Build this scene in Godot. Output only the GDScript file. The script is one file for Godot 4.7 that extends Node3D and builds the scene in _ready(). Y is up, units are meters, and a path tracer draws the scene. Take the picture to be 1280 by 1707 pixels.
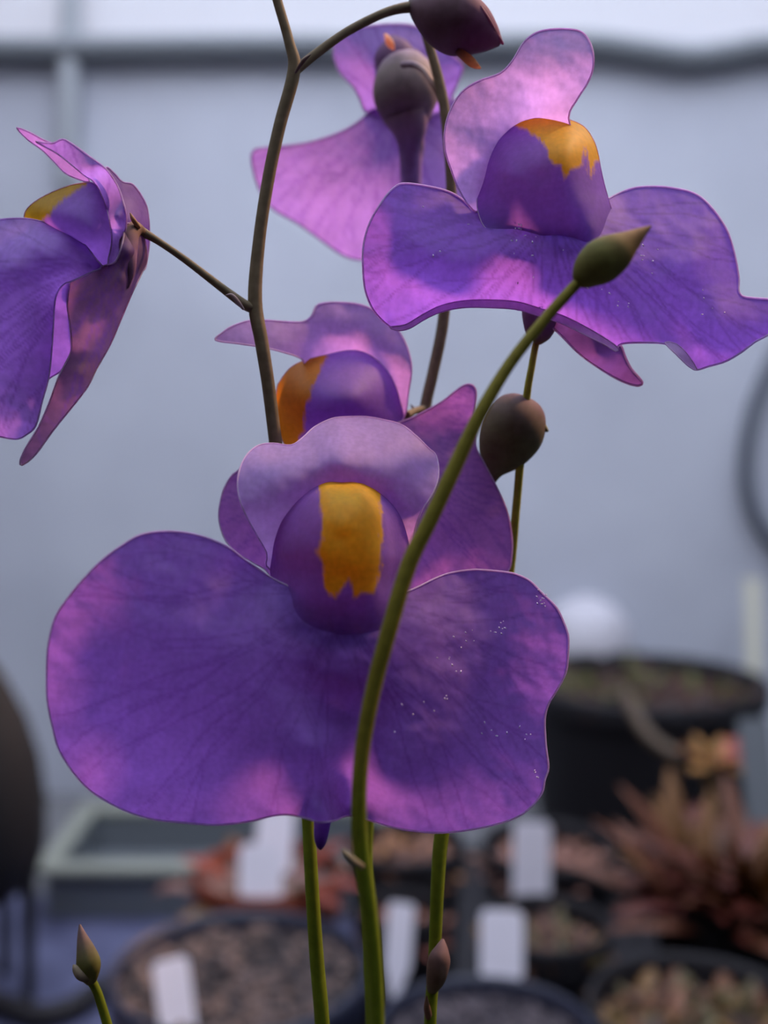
extends Node3D
# A windowsill-sized close-up in a small greenhouse: flowering scapes in front, potted plants on a bench behind.
# Shapes of the blossoms are laid out as outlines in a 1280 x 1707 drawing with a depth in millimetres for every point.

const W := 1280.0
const H := 1707.0
const FOCAL := 1900.0
const PITCH := 5.0
const EYE := Vector3(0, 1.2, 0)
const BENCH := 0.90
const WALL_Z := -0.90
const GLASS_Z := 0.10

var cam_basis := Basis(Vector3.RIGHT, deg_to_rad(-PITCH))
var mats := {}
var used := {}
var grain := FastNoiseLite.new()

# ------------------------------------------------------------------ helpers
func numbered(called: String) -> String:
	var n: int = used.get(called, 0)
	used[called] = n + 1
	return called if n == 0 else "%s_%03d" % [called, n]

func at(x: float, y: float, depth: float) -> Vector3:      # depth in metres along the view axis
	var v := Vector3((x - W / 2) / FOCAL, -(y - H / 2) / FOCAL, -1.0) * depth
	return EYE + cam_basis * v

func on_height(x: float, y: float, height: float) -> Vector3:   # the point of a level plane
	var d := cam_basis * Vector3((x - W / 2) / FOCAL, -(y - H / 2) / FOCAL, -1.0)
	return EYE + d * ((height - EYE.y) / d.y)

func depth_of(p: Vector3) -> float:
	return -(cam_basis.inverse() * (p - EYE)).z

func lin(r: float, g: float, b: float) -> Color:            # 0-255 sRGB to a linear vertex colour
	return Color(r / 255.0, g / 255.0, b / 255.0).srgb_to_linear()

func thing(called: String, label: String, category: String, base: Vector3, group := "") -> Node3D:
	var o := Node3D.new()
	o.name = numbered(called)
	add_child(o)
	o.position = base
	o.set_meta("label", label)
	o.set_meta("category", category)
	if group:
		o.set_meta("group", group)
	return o

func sub(called: String, parent: Node3D, where: Vector3, label := "") -> Node3D:   # a part that is made of pieces
	var o := Node3D.new()
	o.name = called
	parent.add_child(o, true)
	o.global_position = where
	if label:
		o.set_meta("label", label)
	return o

func put(called: String, m: Mesh, mat: Material, parent: Node3D, label := "") -> MeshInstance3D:
	var o := MeshInstance3D.new()
	o.name = called
	o.mesh = m
	o.material_override = mat
	parent.add_child(o, true)
	if label:
		o.set_meta("label", label)
	return o

func structure(called: String, m: Mesh, mat: Material, where := Vector3.ZERO) -> MeshInstance3D:
	var o := put(called, m, mat, self)
	o.position = where
	o.set_meta("kind", "structure")
	return o

func catmull(p: Array, i: int, t: float, closed: bool):
	var n := p.size()
	var a = p[(i - 1 + n) % n] if closed else p[maxi(i - 1, 0)]
	var b = p[i % n]
	var c = p[(i + 1) % n] if closed else p[mini(i + 1, n - 1)]
	var d = p[(i + 2) % n] if closed else p[mini(i + 2, n - 1)]
	return 0.5 * (2.0 * b + (c - a) * t + (2.0 * a - 5.0 * b + 4.0 * c - d) * t * t + (3.0 * b - a - 3.0 * c + d) * t * t * t)

# --- thin plate spline through [x, y, depth] points: the relief of a petal
func plate(c: Array) -> Array:
	var n := c.size()
	var size := n + 3
	var a := []
	for i in size:
		var row := PackedFloat64Array()
		row.resize(size + 1)
		a.append(row)
	for i in n:
		for j in n:
			var r2 := (Vector2(c[i][0], c[i][1]) - Vector2(c[j][0], c[j][1])).length_squared() / 10000.0
			a[i][j] = (r2 * log(r2) if r2 > 1e-9 else 0.0) + (0.004 if i == j else 0.0)
		var q := [1.0, c[i][0] / 100.0, c[i][1] / 100.0]
		for k in 3:
			a[i][n + k] = q[k]
			a[n + k][i] = q[k]
		a[i][size] = c[i][2]
	for i in size:
		var best := i
		for r in range(i + 1, size):
			if absf(a[r][i]) > absf(a[best][i]):
				best = r
		var swap = a[i]
		a[i] = a[best]
		a[best] = swap
		for r in size:
			if r != i and a[r][i] != 0.0:
				var f: float = a[r][i] / a[i][i]
				for k in range(i, size + 1):
					a[r][k] -= f * a[i][k]
	var w := PackedFloat64Array()
	for i in size:
		w.append(a[i][size] / a[i][i])
	return [c, w]

func relief(s: Array, x: float, y: float) -> float:
	var c: Array = s[0]
	var w: PackedFloat64Array = s[1]
	var n := c.size()
	var v := w[n] + w[n + 1] * x / 100.0 + w[n + 2] * y / 100.0
	for i in n:
		var dx: float = x - c[i][0]
		var dy: float = y - c[i][1]
		var r2 := (dx * dx + dy * dy) / 10000.0
		if r2 > 1e-9:
			v += w[i] * r2 * log(r2)
	return v

func smooth_outline(o: Array, per := 4) -> PackedVector2Array:
	var p := []
	for q in o:
		p.append(Vector2(q[0], q[1]))
	var out := PackedVector2Array()
	for i in p.size():
		for k in per:
			out.append(catmull(p, i, float(k) / per, true))
	return out

# --- branching veins drawn into a field that the vertex colours read
func vein_field(lo: Vector2, hi: Vector2, from: Vector2, toward: Array, seed_no: int, count: int) -> Dictionary:
	var rng := RandomNumberGenerator.new()
	rng.seed = seed_no
	var w := int((hi.x - lo.x) / 2.0) + 4
	var h := int((hi.y - lo.y) / 2.0) + 4
	var f := PackedFloat32Array()
	f.resize(w * h)
	var walks := []
	for i in count:
		var t := (i + rng.randf_range(0.2, 0.8)) / count
		walks.append([from, lerpf(toward[0], toward[1], t), 1.0, 900.0])
	var guard := 0
	while walks.size() and guard < 700:
		guard += 1
		var k = walks.pop_back()
		var p: Vector2 = k[0]
		var ang: float = k[1]
		var aim: float = ang
		var left: float = k[3]
		var strength: float = k[2]
		while left > 0.0:
			ang += rng.randf_range(-0.10, 0.10) + (aim - ang) * 0.06
			p += Vector2(cos(ang), sin(ang)) * 3.0
			left -= 3.0
			if p.x < lo.x or p.y < lo.y or p.x > hi.x or p.y > hi.y:
				break
			var cx := (p.x - lo.x) / 2.0
			var cy := (p.y - lo.y) / 2.0
			for yy in range(int(cy) - 2, int(cy) + 3):
				for xx in range(int(cx) - 2, int(cx) + 3):
					if xx < 0 or yy < 0 or xx >= w or yy >= h:
						continue
					var v := strength * clampf(1.25 - Vector2(xx - cx, yy - cy).length() * 0.75, 0.0, 1.0)
					if v > f[yy * w + xx]:
						f[yy * w + xx] = v
			if rng.randf() < 0.014 and strength > 0.4:
				walks.append([p, ang + (0.4 if rng.randf() < 0.5 else -0.4) * rng.randf_range(0.6, 1.3), strength * 0.8, rng.randf_range(60, 260)])
	return {"lo": lo, "w": w, "h": h, "f": f}

func vein(v: Dictionary, p: Vector2) -> float:
	var x := clampi(int((p.x - v.lo.x) / 2.0 + 0.5), 0, v.w - 1)
	var y := clampi(int((p.y - v.lo.y) / 2.0 + 0.5), 0, v.h - 1)
	return v.f[y * v.w + x]

# --- a petal: outline, relief in mm, a coloured sheet with a rounded rim
func petal(outline: Array, controls: Array, step: float, paint: Callable, origin: Vector3, rim := 2.0, wave := 0.25) -> ArrayMesh:
	var poly := smooth_outline(outline)
	var spline := plate(controls)
	var lo := Vector2(1e9, 1e9)
	var hi := -lo
	for p in poly:
		lo = lo.min(p)
		hi = hi.max(p)
	var place := func(p: Vector2) -> Vector3:
		var d := relief(spline, p.x, p.y) + wave * grain.get_noise_2d(p.x * 0.9 + 37.0, p.y * 0.9)
		return at(p.x, p.y, d * 0.001) - origin
	var verts := PackedVector3Array()
	var cols := PackedColorArray()
	var index := PackedInt32Array()
	var known := {}
	var vert := func(p: Vector2) -> int:
		var key := Vector2i(roundi(p.x * 20.0), roundi(p.y * 20.0))
		if not known.has(key):
			known[key] = verts.size()
			verts.append(place.call(p))
			cols.append(paint.call(p))
		return known[key]
	# which grid corners lie inside, by scan lines
	var nx := int(ceil((hi.x - lo.x) / step)) + 1
	var ny := int(ceil((hi.y - lo.y) / step)) + 1
	var near := {}
	for i in poly.size():
		var a := poly[i]
		var b := poly[(i + 1) % poly.size()]
		var m := int(ceil(a.distance_to(b) / (step * 0.2))) + 1
		for k in m + 1:
			var q := a.lerp(b, float(k) / m)
			near[Vector2i(int(floor((q.x - lo.x) / step)), int(floor((q.y - lo.y) / step)))] = true
	for j in ny:
		var yc := lo.y + (j + 0.5) * step
		var cuts := []
		for i in poly.size():
			var a := poly[i]
			var b := poly[(i + 1) % poly.size()]
			if (a.y > yc) != (b.y > yc):
				cuts.append(a.x + (yc - a.y) * (b.x - a.x) / (b.y - a.y))
		cuts.sort()
		for i in nx:
			var cell := PackedVector2Array([lo + Vector2(i, j) * step, lo + Vector2(i + 1, j) * step, lo + Vector2(i + 1, j + 1) * step, lo + Vector2(i, j + 1) * step])
			if near.has(Vector2i(i, j)):
				for piece in Geometry2D.intersect_polygons(cell, poly):
					var tri := Geometry2D.triangulate_polygon(piece)
					for k in range(0, tri.size(), 3):
						var a: Vector2 = piece[tri[k]]
						var b: Vector2 = piece[tri[k + 1]]
						var c: Vector2 = piece[tri[k + 2]]
						if (b - a).cross(c - a) < 0.0:
							var s := b
							b = c
							c = s
						index.append_array(PackedInt32Array([vert.call(a), vert.call(b), vert.call(c)]))
			else:
				var xc := lo.x + (i + 0.5) * step
				var inside := false
				for c in cuts:
					if c < xc:
						inside = not inside
				if inside:
					var q := [vert.call(cell[0]), vert.call(cell[1]), vert.call(cell[2]), vert.call(cell[3])]
					index.append_array(PackedInt32Array([q[0], q[1], q[2], q[0], q[2], q[3]]))
	var normals := PackedVector3Array()
	normals.resize(verts.size())
	for k in range(0, index.size(), 3):
		var a := verts[index[k]]
		var n := (verts[index[k + 2]] - a).cross(verts[index[k + 1]] - a)
		for e in 3:
			normals[index[k + e]] += n
	for i in normals.size():
		normals[i] = normals[i].normalized() if normals[i].length() > 0.0 else Vector3.BACK
	# the rim: a fine rounded edge that gives the petal its thickness
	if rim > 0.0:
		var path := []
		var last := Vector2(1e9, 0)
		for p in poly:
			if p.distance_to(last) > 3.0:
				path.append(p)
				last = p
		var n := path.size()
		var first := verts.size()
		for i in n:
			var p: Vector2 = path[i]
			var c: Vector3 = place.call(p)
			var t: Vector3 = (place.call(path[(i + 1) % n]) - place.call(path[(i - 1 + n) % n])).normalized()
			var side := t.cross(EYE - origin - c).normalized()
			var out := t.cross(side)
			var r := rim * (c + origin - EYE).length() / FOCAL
			var tint: Color = paint.call(p).lerp(Color(0.93, 0.86, 0.98), 0.75)  # rim colour paled to stand for the light thin edges catch
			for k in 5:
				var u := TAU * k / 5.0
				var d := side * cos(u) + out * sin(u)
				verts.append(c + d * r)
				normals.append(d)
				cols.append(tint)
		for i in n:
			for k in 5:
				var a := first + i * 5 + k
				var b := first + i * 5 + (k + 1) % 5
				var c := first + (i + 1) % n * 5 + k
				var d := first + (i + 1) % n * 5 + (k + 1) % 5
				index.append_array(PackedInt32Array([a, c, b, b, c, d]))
	return commit(verts, normals, cols, index)

func commit(verts: PackedVector3Array, normals: PackedVector3Array, cols: PackedColorArray, index: PackedInt32Array) -> ArrayMesh:
	var arr := []
	arr.resize(Mesh.ARRAY_MAX)
	arr[Mesh.ARRAY_VERTEX] = verts
	arr[Mesh.ARRAY_NORMAL] = normals
	arr[Mesh.ARRAY_COLOR] = cols
	arr[Mesh.ARRAY_INDEX] = index
	var m := ArrayMesh.new()
	m.add_surface_from_arrays(Mesh.PRIMITIVE_TRIANGLES, arr)
	return m

# --- a tube along world points; radii in metres, one per point; colours one per point
func tube(points: Array, radii: Array, tints: Array, origin: Vector3, sides := 10, per := 5, ridges := 0, ridge_depth := 0.0) -> ArrayMesh:
	var c := []
	var r := []
	var t := []
	for i in points.size() - 1:
		for k in per:
			var s := float(k) / per
			c.append(catmull(points, i, s, false))
			r.append(maxf(1e-6, catmull(radii, i, s, false)))
			t.append(tints[mini(i, tints.size() - 1)].lerp(tints[mini(i + 1, tints.size() - 1)], s))
	c.append(points[-1])
	r.append(maxf(1e-6, radii[-1]))
	t.append(tints[-1])
	var verts := PackedVector3Array()
	var normals := PackedVector3Array()
	var cols := PackedColorArray()
	var index := PackedInt32Array()
	var n := c.size()
	var side := Vector3.ZERO
	for i in n:
		var dir: Vector3 = (c[mini(i + 1, n - 1)] - c[maxi(i - 1, 0)]).normalized()
		if side == Vector3.ZERO:
			side = dir.cross(Vector3.RIGHT if absf(dir.x) < 0.8 else Vector3.UP).normalized()
		side = (side - dir * side.dot(dir)).normalized()
		var other := dir.cross(side)
		var run: float = (c[mini(i + 1, n - 1)] - c[maxi(i - 1, 0)]).length()
		var slope: float = (r[mini(i + 1, n - 1)] - r[maxi(i - 1, 0)]) / maxf(run, 1e-7)
		for k in sides:
			var u := TAU * k / sides
			var d := side * cos(u) + other * sin(u)
			var rr: float = r[i] * (1.0 + (ridge_depth * cos(u * ridges) if ridges else 0.0))
			verts.append(c[i] + d * rr - origin)
			normals.append((d - dir * clampf(slope, -3.0, 3.0)).normalized())
			cols.append(t[i])
	for i in n - 1:
		for k in sides:
			var a := i * sides + k
			var b := i * sides + (k + 1) % sides
			index.append_array(PackedInt32Array([a, a + sides, b, b, a + sides, b + sides]))
	for e in [0, n - 1]:
		var mid := verts.size()
		verts.append(c[e] - origin)
		normals.append((c[1] - c[0]).normalized() * (-1.0 if e == 0 else 1.0))
		cols.append(t[e])
		for k in sides:
			var a: int = e * sides + k
			var b: int = e * sides + (k + 1) % sides
			index.append_array(PackedInt32Array([mid, a, b] if e == 0 else [mid, b, a]))
	return commit(verts, normals, cols, index)

# the same from drawing points [x, y, depth mm, radius in drawing units]
func stalk(p: Array, tints: Array, origin: Vector3, sides := 10, tail := [], ridges := 0, ridge_depth := 0.0) -> ArrayMesh:
	var pts := []
	var rad := []
	for q in p:
		pts.append(at(q[0], q[1], q[2] * 0.001))
		rad.append(q[3] * q[2] * 0.001 / FOCAL)
	for q in tail:
		pts.append(q)
		rad.append(rad[-1])
	return tube(pts, rad, tints, origin, sides, 5, ridges, ridge_depth)

func lathe(profile: Array, sides: int, tint := Color.WHITE, wobble := 0.0) -> ArrayMesh:      # [radius, height] pairs
	var verts := PackedVector3Array()
	var index := PackedInt32Array()
	var st := SurfaceTool.new()
	st.begin(Mesh.PRIMITIVE_TRIANGLES)
	st.set_smooth_group(0)
	for i in profile.size() - 1:
		for k in sides:
			var q := []
			for e in [[i, k], [i + 1, k], [i + 1, k + 1], [i, k + 1]]:
				var u: float = TAU * (e[1] % sides) / sides
				var r: float = profile[e[0]][0] * (1.0 + wobble * sin(u * 3.0 + 1.0) + wobble * 0.6 * sin(u * 7.0))
				q.append(Vector3(cos(u) * r, profile[e[0]][1], sin(u) * r))
			st.set_smooth_group(i if profile[i].size() > 2 else 0)
			for e in [0, 1, 2, 0, 2, 3]:
				st.set_color(tint)
				st.add_vertex(q[e])
	st.index()
	st.generate_normals()
	return st.commit()

func box(s: Vector3) -> BoxMesh:
	var b := BoxMesh.new()
	b.size = s
	return b

# a box with chamfered edges
func slab(s: Vector3, c: float) -> ArrayMesh:
	var st := SurfaceTool.new()
	st.begin(Mesh.PRIMITIVE_TRIANGLES)
	var h := s / 2.0
	var rings := []
	for e in [[-h.y, c], [-h.y + c, 0.0], [h.y - c, 0.0], [h.y, c]]:
		var x: float = h.x - e[1]
		var z: float = h.z - e[1]
		var r := []
		for q in [[x, z - c], [x - c, z], [-x + c, z], [-x, z - c], [-x, -z + c], [-x + c, -z], [x - c, -z], [x, -z + c]]:
			r.append(Vector3(q[0], e[0], q[1]))
		rings.append(r)
	st.set_smooth_group(-1)
	for i in 3:
		for k in 8:
			var a: Vector3 = rings[i][k]
			var b: Vector3 = rings[i][(k + 1) % 8]
			var d: Vector3 = rings[i + 1][k]
			var f: Vector3 = rings[i + 1][(k + 1) % 8]
			for v in [a, b, d, b, f, d]:
				st.add_vertex(v)
	for k in range(1, 7):
		for v in [rings[0][0], rings[0][k + 1], rings[0][k]]:
			st.add_vertex(v)
		for v in [rings[3][0], rings[3][k], rings[3][k + 1]]:
			st.add_vertex(v)
	st.generate_normals()
	return st.commit()

func noise_tex(freq: float, dark: Color, light: Color, seed_no: int, px := 256) -> NoiseTexture2D:
	var n := FastNoiseLite.new()
	n.seed = seed_no
	n.frequency = freq
	n.fractal_octaves = 4
	var g := Gradient.new()
	g.set_color(0, dark)
	g.set_color(1, light)
	var t := NoiseTexture2D.new()
	t.width = px
	t.height = px
	t.seamless = true
	t.noise = n
	t.color_ramp = g
	return t

func mat(called: String, color: Color, rough := 0.7, vertex := false) -> StandardMaterial3D:
	var m := StandardMaterial3D.new()
	m.resource_name = called
	m.albedo_color = color
	m.roughness = rough
	m.vertex_color_use_as_albedo = vertex
	m.cull_mode = BaseMaterial3D.CULL_DISABLED
	mats[called] = m
	return m

func mottle(m: StandardMaterial3D, t: Texture2D, scale: float) -> StandardMaterial3D:
	m.albedo_texture = t
	m.uv1_triplanar = true
	m.uv1_scale = Vector3.ONE * scale
	return m

# ------------------------------------------------------------------ the scene
func _ready() -> void:
	grain.seed = 7
	grain.frequency = 0.012
	grain.fractal_octaves = 3
	camera_and_light()
	materials()
	greenhouse()
	blossoms()
	bench_things()

func camera_and_light() -> void:
	var cam := Camera3D.new()
	cam.name = "camera"
	var lens := CameraAttributesPhysical.new()
	lens.frustum_focal_length = 12.0 / ((H / 2) / FOCAL)
	lens.frustum_focus_distance = 0.119
	lens.frustum_near = 0.01
	lens.frustum_far = 60.0
	lens.exposure_aperture = lens.frustum_focal_length / 2.8
	cam.attributes = lens
	add_child(cam)
	cam.transform = Transform3D(cam_basis, EYE)
	cam.fov = 2.0 * rad_to_deg(atan(H / 2 / FOCAL))
	cam.near = 0.01
	cam.far = 60.0
	cam.current = true
	var env := Environment.new()
	env.background_mode = Environment.BG_SKY
	var sky := ProceduralSkyMaterial.new()
	sky.sky_top_color = Color(0.87, 0.90, 0.98)
	sky.sky_horizon_color = Color(0.92, 0.93, 0.98)
	sky.ground_bottom_color = Color(0.20, 0.21, 0.18)
	sky.ground_horizon_color = Color(0.45, 0.46, 0.45)
	sky.sky_energy_multiplier = 1.0
	sky.sun_angle_max = 1.0
	env.sky = Sky.new()
	env.sky.sky_material = sky
	env.background_energy_multiplier = 5.2
	env.tonemap_mode = Environment.TONE_MAPPER_LINEAR
	env.tonemap_exposure = 1.0
	env.sdfgi_enabled = true
	env.ssao_enabled = true
	env.ssil_enabled = true
	var we := WorldEnvironment.new()
	we.name = "environment"
	we.environment = env
	add_child(we)
	var sun := DirectionalLight3D.new()
	sun.name = "sun"
	sun.light_color = Color(1.0, 0.78, 0.60)
	sun.light_energy = 2.1
	sun.light_angular_distance = 7.0
	sun.shadow_enabled = true
	sun.sky_mode = DirectionalLight3D.SKY_MODE_LIGHT_ONLY
	add_child(sun)
	var toward := Vector3(0.60, 0.70, -0.385).normalized()
	sun.look_at_from_position(toward * 5.0, Vector3.ZERO)

func materials() -> void:
	var p := mottle(mat("petal", Color.WHITE, 0.62, true), noise_tex(0.03, Color(0.88, 0.88, 0.90), Color.WHITE, 3), 160.0)
	p.backlight_enabled = true
	p.backlight = Color(1.13, 1.01, 1.11)
	p.rim_enabled = true
	p.rim = 0.1
	p.rim_tint = 0.6
	var s := mottle(mat("stem", Color.WHITE, 0.7, true), noise_tex(0.02, Color(0.82, 0.82, 0.80), Color.WHITE, 5), 120.0)
	s.metallic_specular = 0.3
	s.backlight_enabled = true
	s.backlight = Color(0.55, 0.55, 0.42)
	mat("speck", Color(0.85, 0.80, 0.92), 0.3)
	mottle(mat("wall", Color(0.83, 0.845, 0.885), 0.8), noise_tex(0.012, Color(0.90, 0.90, 0.91), Color.WHITE, 11), 1.4)
	var g := mat("upper glazing", Color(0.78, 0.80, 0.83), 0.6)
	g.backlight_enabled = true
	g.backlight = Color(0.72, 0.72, 0.72)
	mat("rail", Color(0.46, 0.48, 0.50), 0.6)
	mat("post", Color(0.66, 0.68, 0.70), 0.6)
	mat("plain wall", Color(0.50, 0.51, 0.52), 0.9)
	mat("dark wall", Color(0.24, 0.25, 0.25), 0.9)
	mat("floor", Color(0.36, 0.35, 0.34), 0.95)
	var glass := mat("glass", Color(0.95, 0.98, 0.97, 0.06), 0.03)
	glass.transparency = BaseMaterial3D.TRANSPARENCY_ALPHA
	mottle(mat("bench sheet", Color(0.42, 0.43, 0.56), 0.6), noise_tex(0.015, Color(0.66, 0.66, 0.70), Color.WHITE, 13), 5.0)
	mat("bench top", Color(0.46, 0.46, 0.47), 0.7)
	mat("bench frame", Color(0.45, 0.45, 0.46), 0.6)
	mat("black plastic", Color(0.085, 0.075, 0.10), 0.7)
	mat("planter black", Color(0.05, 0.045, 0.06), 0.8)
	mat("blue black plastic", Color(0.16, 0.17, 0.24), 0.40)
	mat("white plastic", Color(0.94, 0.92, 0.96), 0.45)
	mat("cream plastic", Color(0.80, 0.79, 0.72), 0.5)
	mat("tray plastic", Color(0.42, 0.44, 0.46), 0.6)
	mat("tray rim", Color(0.58, 0.59, 0.54), 0.6)
	mat("terracotta", Color(0.46, 0.20, 0.12), 0.85)
	mat("jug plastic", Color(0.78, 0.77, 0.80), 0.6)
	mat("cable", Color(0.36, 0.38, 0.42), 0.6)
	var soil := mottle(mat("soil", Color(0.50, 0.36, 0.26), 0.95), noise_tex(0.03, Color(0.25, 0.22, 0.2), Color.WHITE, 17), 14.0)
	soil.heightmap_enabled = false
	mat("plant", Color.WHITE, 0.55, true).backlight_enabled = true
	mats["plant"].backlight = Color(0.5, 0.45, 0.35)
	mat("pebble", Color(0.84, 0.84, 0.86), 0.9, true)

func panel(called: String, lo: Vector3, hi: Vector3, m: String) -> MeshInstance3D:
	return structure(called, box(hi - lo), mats[m], (lo + hi) / 2.0)

# ------------------------------------------------------------------ room
func greenhouse() -> void:
	var back := WALL_Z
	var front := 1.1
	var left := -0.42
	var right := 0.52
	var eaves := EYE.y + 0.27
	var top := EYE.y + 0.47
	panel("floor", Vector3(left - 0.1, -0.1, back - 0.1), Vector3(right + 0.1, 0.0, front + 0.1), "floor")
	panel("wall_back", Vector3(left - 0.06, 0.0, back - 0.06), Vector3(right + 0.06, eaves + 0.01, back), "wall")
	var up := panel("window_1", Vector3(left, eaves + 0.01, back - 0.008), Vector3(right, top, back - 0.002), "upper glazing")
	up.set_meta("label", "whitened glazing above the dark rail")
	panel("wall_left_shade", Vector3(left - 0.06, 0.0, back - 0.06), Vector3(left, top, front + 0.06), "dark wall")  # unseen, set close and dark to dim the lower back wall
	panel("wall_front", Vector3(left - 0.06, 0.0, front), Vector3(right + 0.06, top, front + 0.06), "plain wall")
	panel("wall_right_shade", Vector3(right, 0.0, back - 0.06), Vector3(right + 0.06, top, front + 0.06), "plain wall")  # unseen, moved in to keep the sun off the pots
	# roof: unseen boards added over the near part to shape the light, a strip of glass panes along the back wall
	panel("ceiling_shade", Vector3(left - 0.06, top, GLASS_Z), Vector3(right + 0.06, top + 0.03, front + 0.06), "plain wall")
	var roof := panel("window_2", Vector3(left - 0.06, top + 0.01, back - 0.06), Vector3(right + 0.06, top + 0.014, GLASS_Z), "glass")
	for k in [-0.40, -0.1, 0.25, 0.50]:
		var b := put("glazing_bar", box(Vector3(0.025, 0.03, GLASS_Z - back + 0.06)), mats["post"], roof)
		b.position = Vector3(k - (left + right) / 2.0, -0.02, 0.0)
	# the dark rail along the back wall sags a little towards the right
	var pts := []
	var rad := []
	for q in [[-860, 82], [-500, 82], [-200, 82], [100, 82], [400, 78], [700, 78], [960, 74], [1060, 84], [1150, 96], [1220, 88], [1290, 78], [1500, 78], [1690, 78]]:
		var ray := at(q[0], q[1], 1.0) - EYE
		pts.append(EYE + ray * ((back + 0.012 - EYE.z) / ray.z))
		rad.append(0.0098)
	var rail := structure("trim_1", tube(pts, rad, [Color.WHITE], Vector3.ZERO, 10), mats["rail"])
	rail.set_meta("label", "dark grey rail across the back wall")
	var a := on_wall(118, -60, back)
	var b2 := on_wall(112, 310, back)
	var post := structure("trim_2", tube([a, a.lerp(b2, 0.5), b2], [0.009, 0.009, 0.008], [Color.WHITE], Vector3.ZERO, 8), mats["post"])
	post.set_meta("label", "grey upright post below the rail")
	# bench
	var bench := thing("bench", "pale grey greenhouse bench that carries all the pots", "bench", Vector3(0.05, 0.0, -0.33))
	var sheet := put("bench_top", slab(Vector3(0.91, 0.03, 1.12), 0.006), mats["bench top"], bench)
	sheet.position = Vector3(0, BENCH - 0.018, 0.0)
	for sx in [-0.41, 0.41]:
		for sz in [-0.5, 0.5]:
			var leg := put("leg", slab(Vector3(0.05, BENCH - 0.033, 0.05), 0.004), mats["bench frame"], bench)
			leg.position = Vector3(sx, (BENCH - 0.033) / 2.0, sz)
	var blue_mat := thing("bench_mat", "slate blue capillary mat on the left of the bench", "mat", Vector3(-0.2, BENCH - 0.0015, -0.26))
	put("mat_sheet", slab(Vector3(0.398, 0.0028, 0.86), 0.001), mats["bench sheet"], blue_mat)
	var black_mat := thing("bench_mat", "black plastic liner under the pots at the right of the bench", "mat", Vector3(0.2525, BENCH - 0.0015, -0.30))
	put("mat_sheet", slab(Vector3(0.495, 0.0028, 0.94), 0.001), mats["black plastic"], black_mat)

func on_wall(x: float, y: float, z: float) -> Vector3:
	var ray := at(x, y, 1.0) - EYE
	return EYE + ray * ((z + 0.010 - EYE.z) / ray.z)

# ------------------------------------------------------------------ flowers
var VIOLET := Color(0.345, 0.165, 0.67)
var PALE := Color(0.62, 0.43, 0.86)
var DEEP := Color(0.20, 0.07, 0.42)
var YELLOW := Color(1.0, 0.58, 0.010)
var MAUVE := Color(0.26, 0.13, 0.25)
var BROWN := Color(0.215, 0.165, 0.105)
var GREEN := Color(0.18, 0.24, 0.014)

func tone(base: Color, p: Vector2, v := {}) -> Color:
	var n := grain.get_noise_2d(p.x * 1.7, p.y * 1.7)
	var c := base * (1.0 + 0.10 * n)
	if v:
		c = c.lerp(DEEP, 0.5 * vein(v, p))
	c.a = 1.0
	return c

func bounds(o: Array) -> Array:
	var lo := Vector2(1e9, 1e9)
	var hi := -lo
	for q in o:
		lo = lo.min(Vector2(q[0], q[1]))
		hi = hi.max(Vector2(q[0], q[1]))
	return [lo, hi]

func lip(called: String, outline: Array, depth: Array, flower: Node3D, step: float, from: Vector2, fan: Array, seed_no: int, count: int, rim := 1.6, base := VIOLET, wave := 0.3) -> MeshInstance3D:
	var b := bounds(outline)
	var v := vein_field(b[0], b[1], from, fan, seed_no, count)
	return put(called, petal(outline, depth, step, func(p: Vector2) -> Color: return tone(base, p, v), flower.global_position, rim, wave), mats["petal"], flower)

func palate(outline: Array, depth: Array, flower: Node3D, step: float, patch: Array, rim := 0.0, patch_color := YELLOW) -> MeshInstance3D:
	var yellow := PackedVector2Array()
	for q in patch:
		yellow.append(Vector2(q[0], q[1]))
	var paint := func(p: Vector2) -> Color:
		var jag := Vector2(grain.get_noise_2d(p.x * 9.0, p.y * 2.0) * 6.0, 0.0)
		var share := 0.0
		for e in [Vector2.ZERO, Vector2(2.4, 0), Vector2(-2.4, 0), Vector2(0, 3.6), Vector2(0, -3.6)]:
			share += 0.2 if Geometry2D.is_point_in_polygon(p + jag + e, yellow) else 0.0
		return tone(VIOLET.lerp(DEEP, 0.10), p).lerp(tone(patch_color, p), share)
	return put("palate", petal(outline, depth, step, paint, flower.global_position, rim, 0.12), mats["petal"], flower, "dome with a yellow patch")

func specks(flower: Node3D, spots: Array, seed_no: int, depth: Array) -> void:
	var rng := RandomNumberGenerator.new()
	rng.seed = seed_no
	var s := plate(depth)
	var st := SurfaceTool.new()
	st.begin(Mesh.PRIMITIVE_TRIANGLES)
	for q in spots:
		for k in q[2]:
			var x: float = q[0] + rng.randfn() * q[3]
			var y: float = q[1] + rng.randfn() * q[3]
			var d := relief(s, x, y) * 0.001 - 0.0004
			var ball := SphereMesh.new()
			ball.radius = 0.00007
			ball.height = 0.00014
			ball.radial_segments = 6
			ball.rings = 3
			var t := Transform3D(Basis(Vector3(0, 0, 1), rng.randf() * TAU) * Basis.from_scale(Vector3(rng.randf_range(0.7, 3.0), rng.randf_range(0.6, 1.1), 0.8)), at(x, y, d) - flower.global_position)
			st.append_from(ball, 0, t)
	var o := put("pollen_specks", st.commit(), mats["speck"], flower, "pale specks of pollen")
	o.set_meta("kind", "stuff")

func blossoms() -> void:
	plant_pot()
	scape_left()
	scape_behind()
	scape_right()
	scape_bud()
	scape_small()

const SOIL_Y := 1.02

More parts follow.
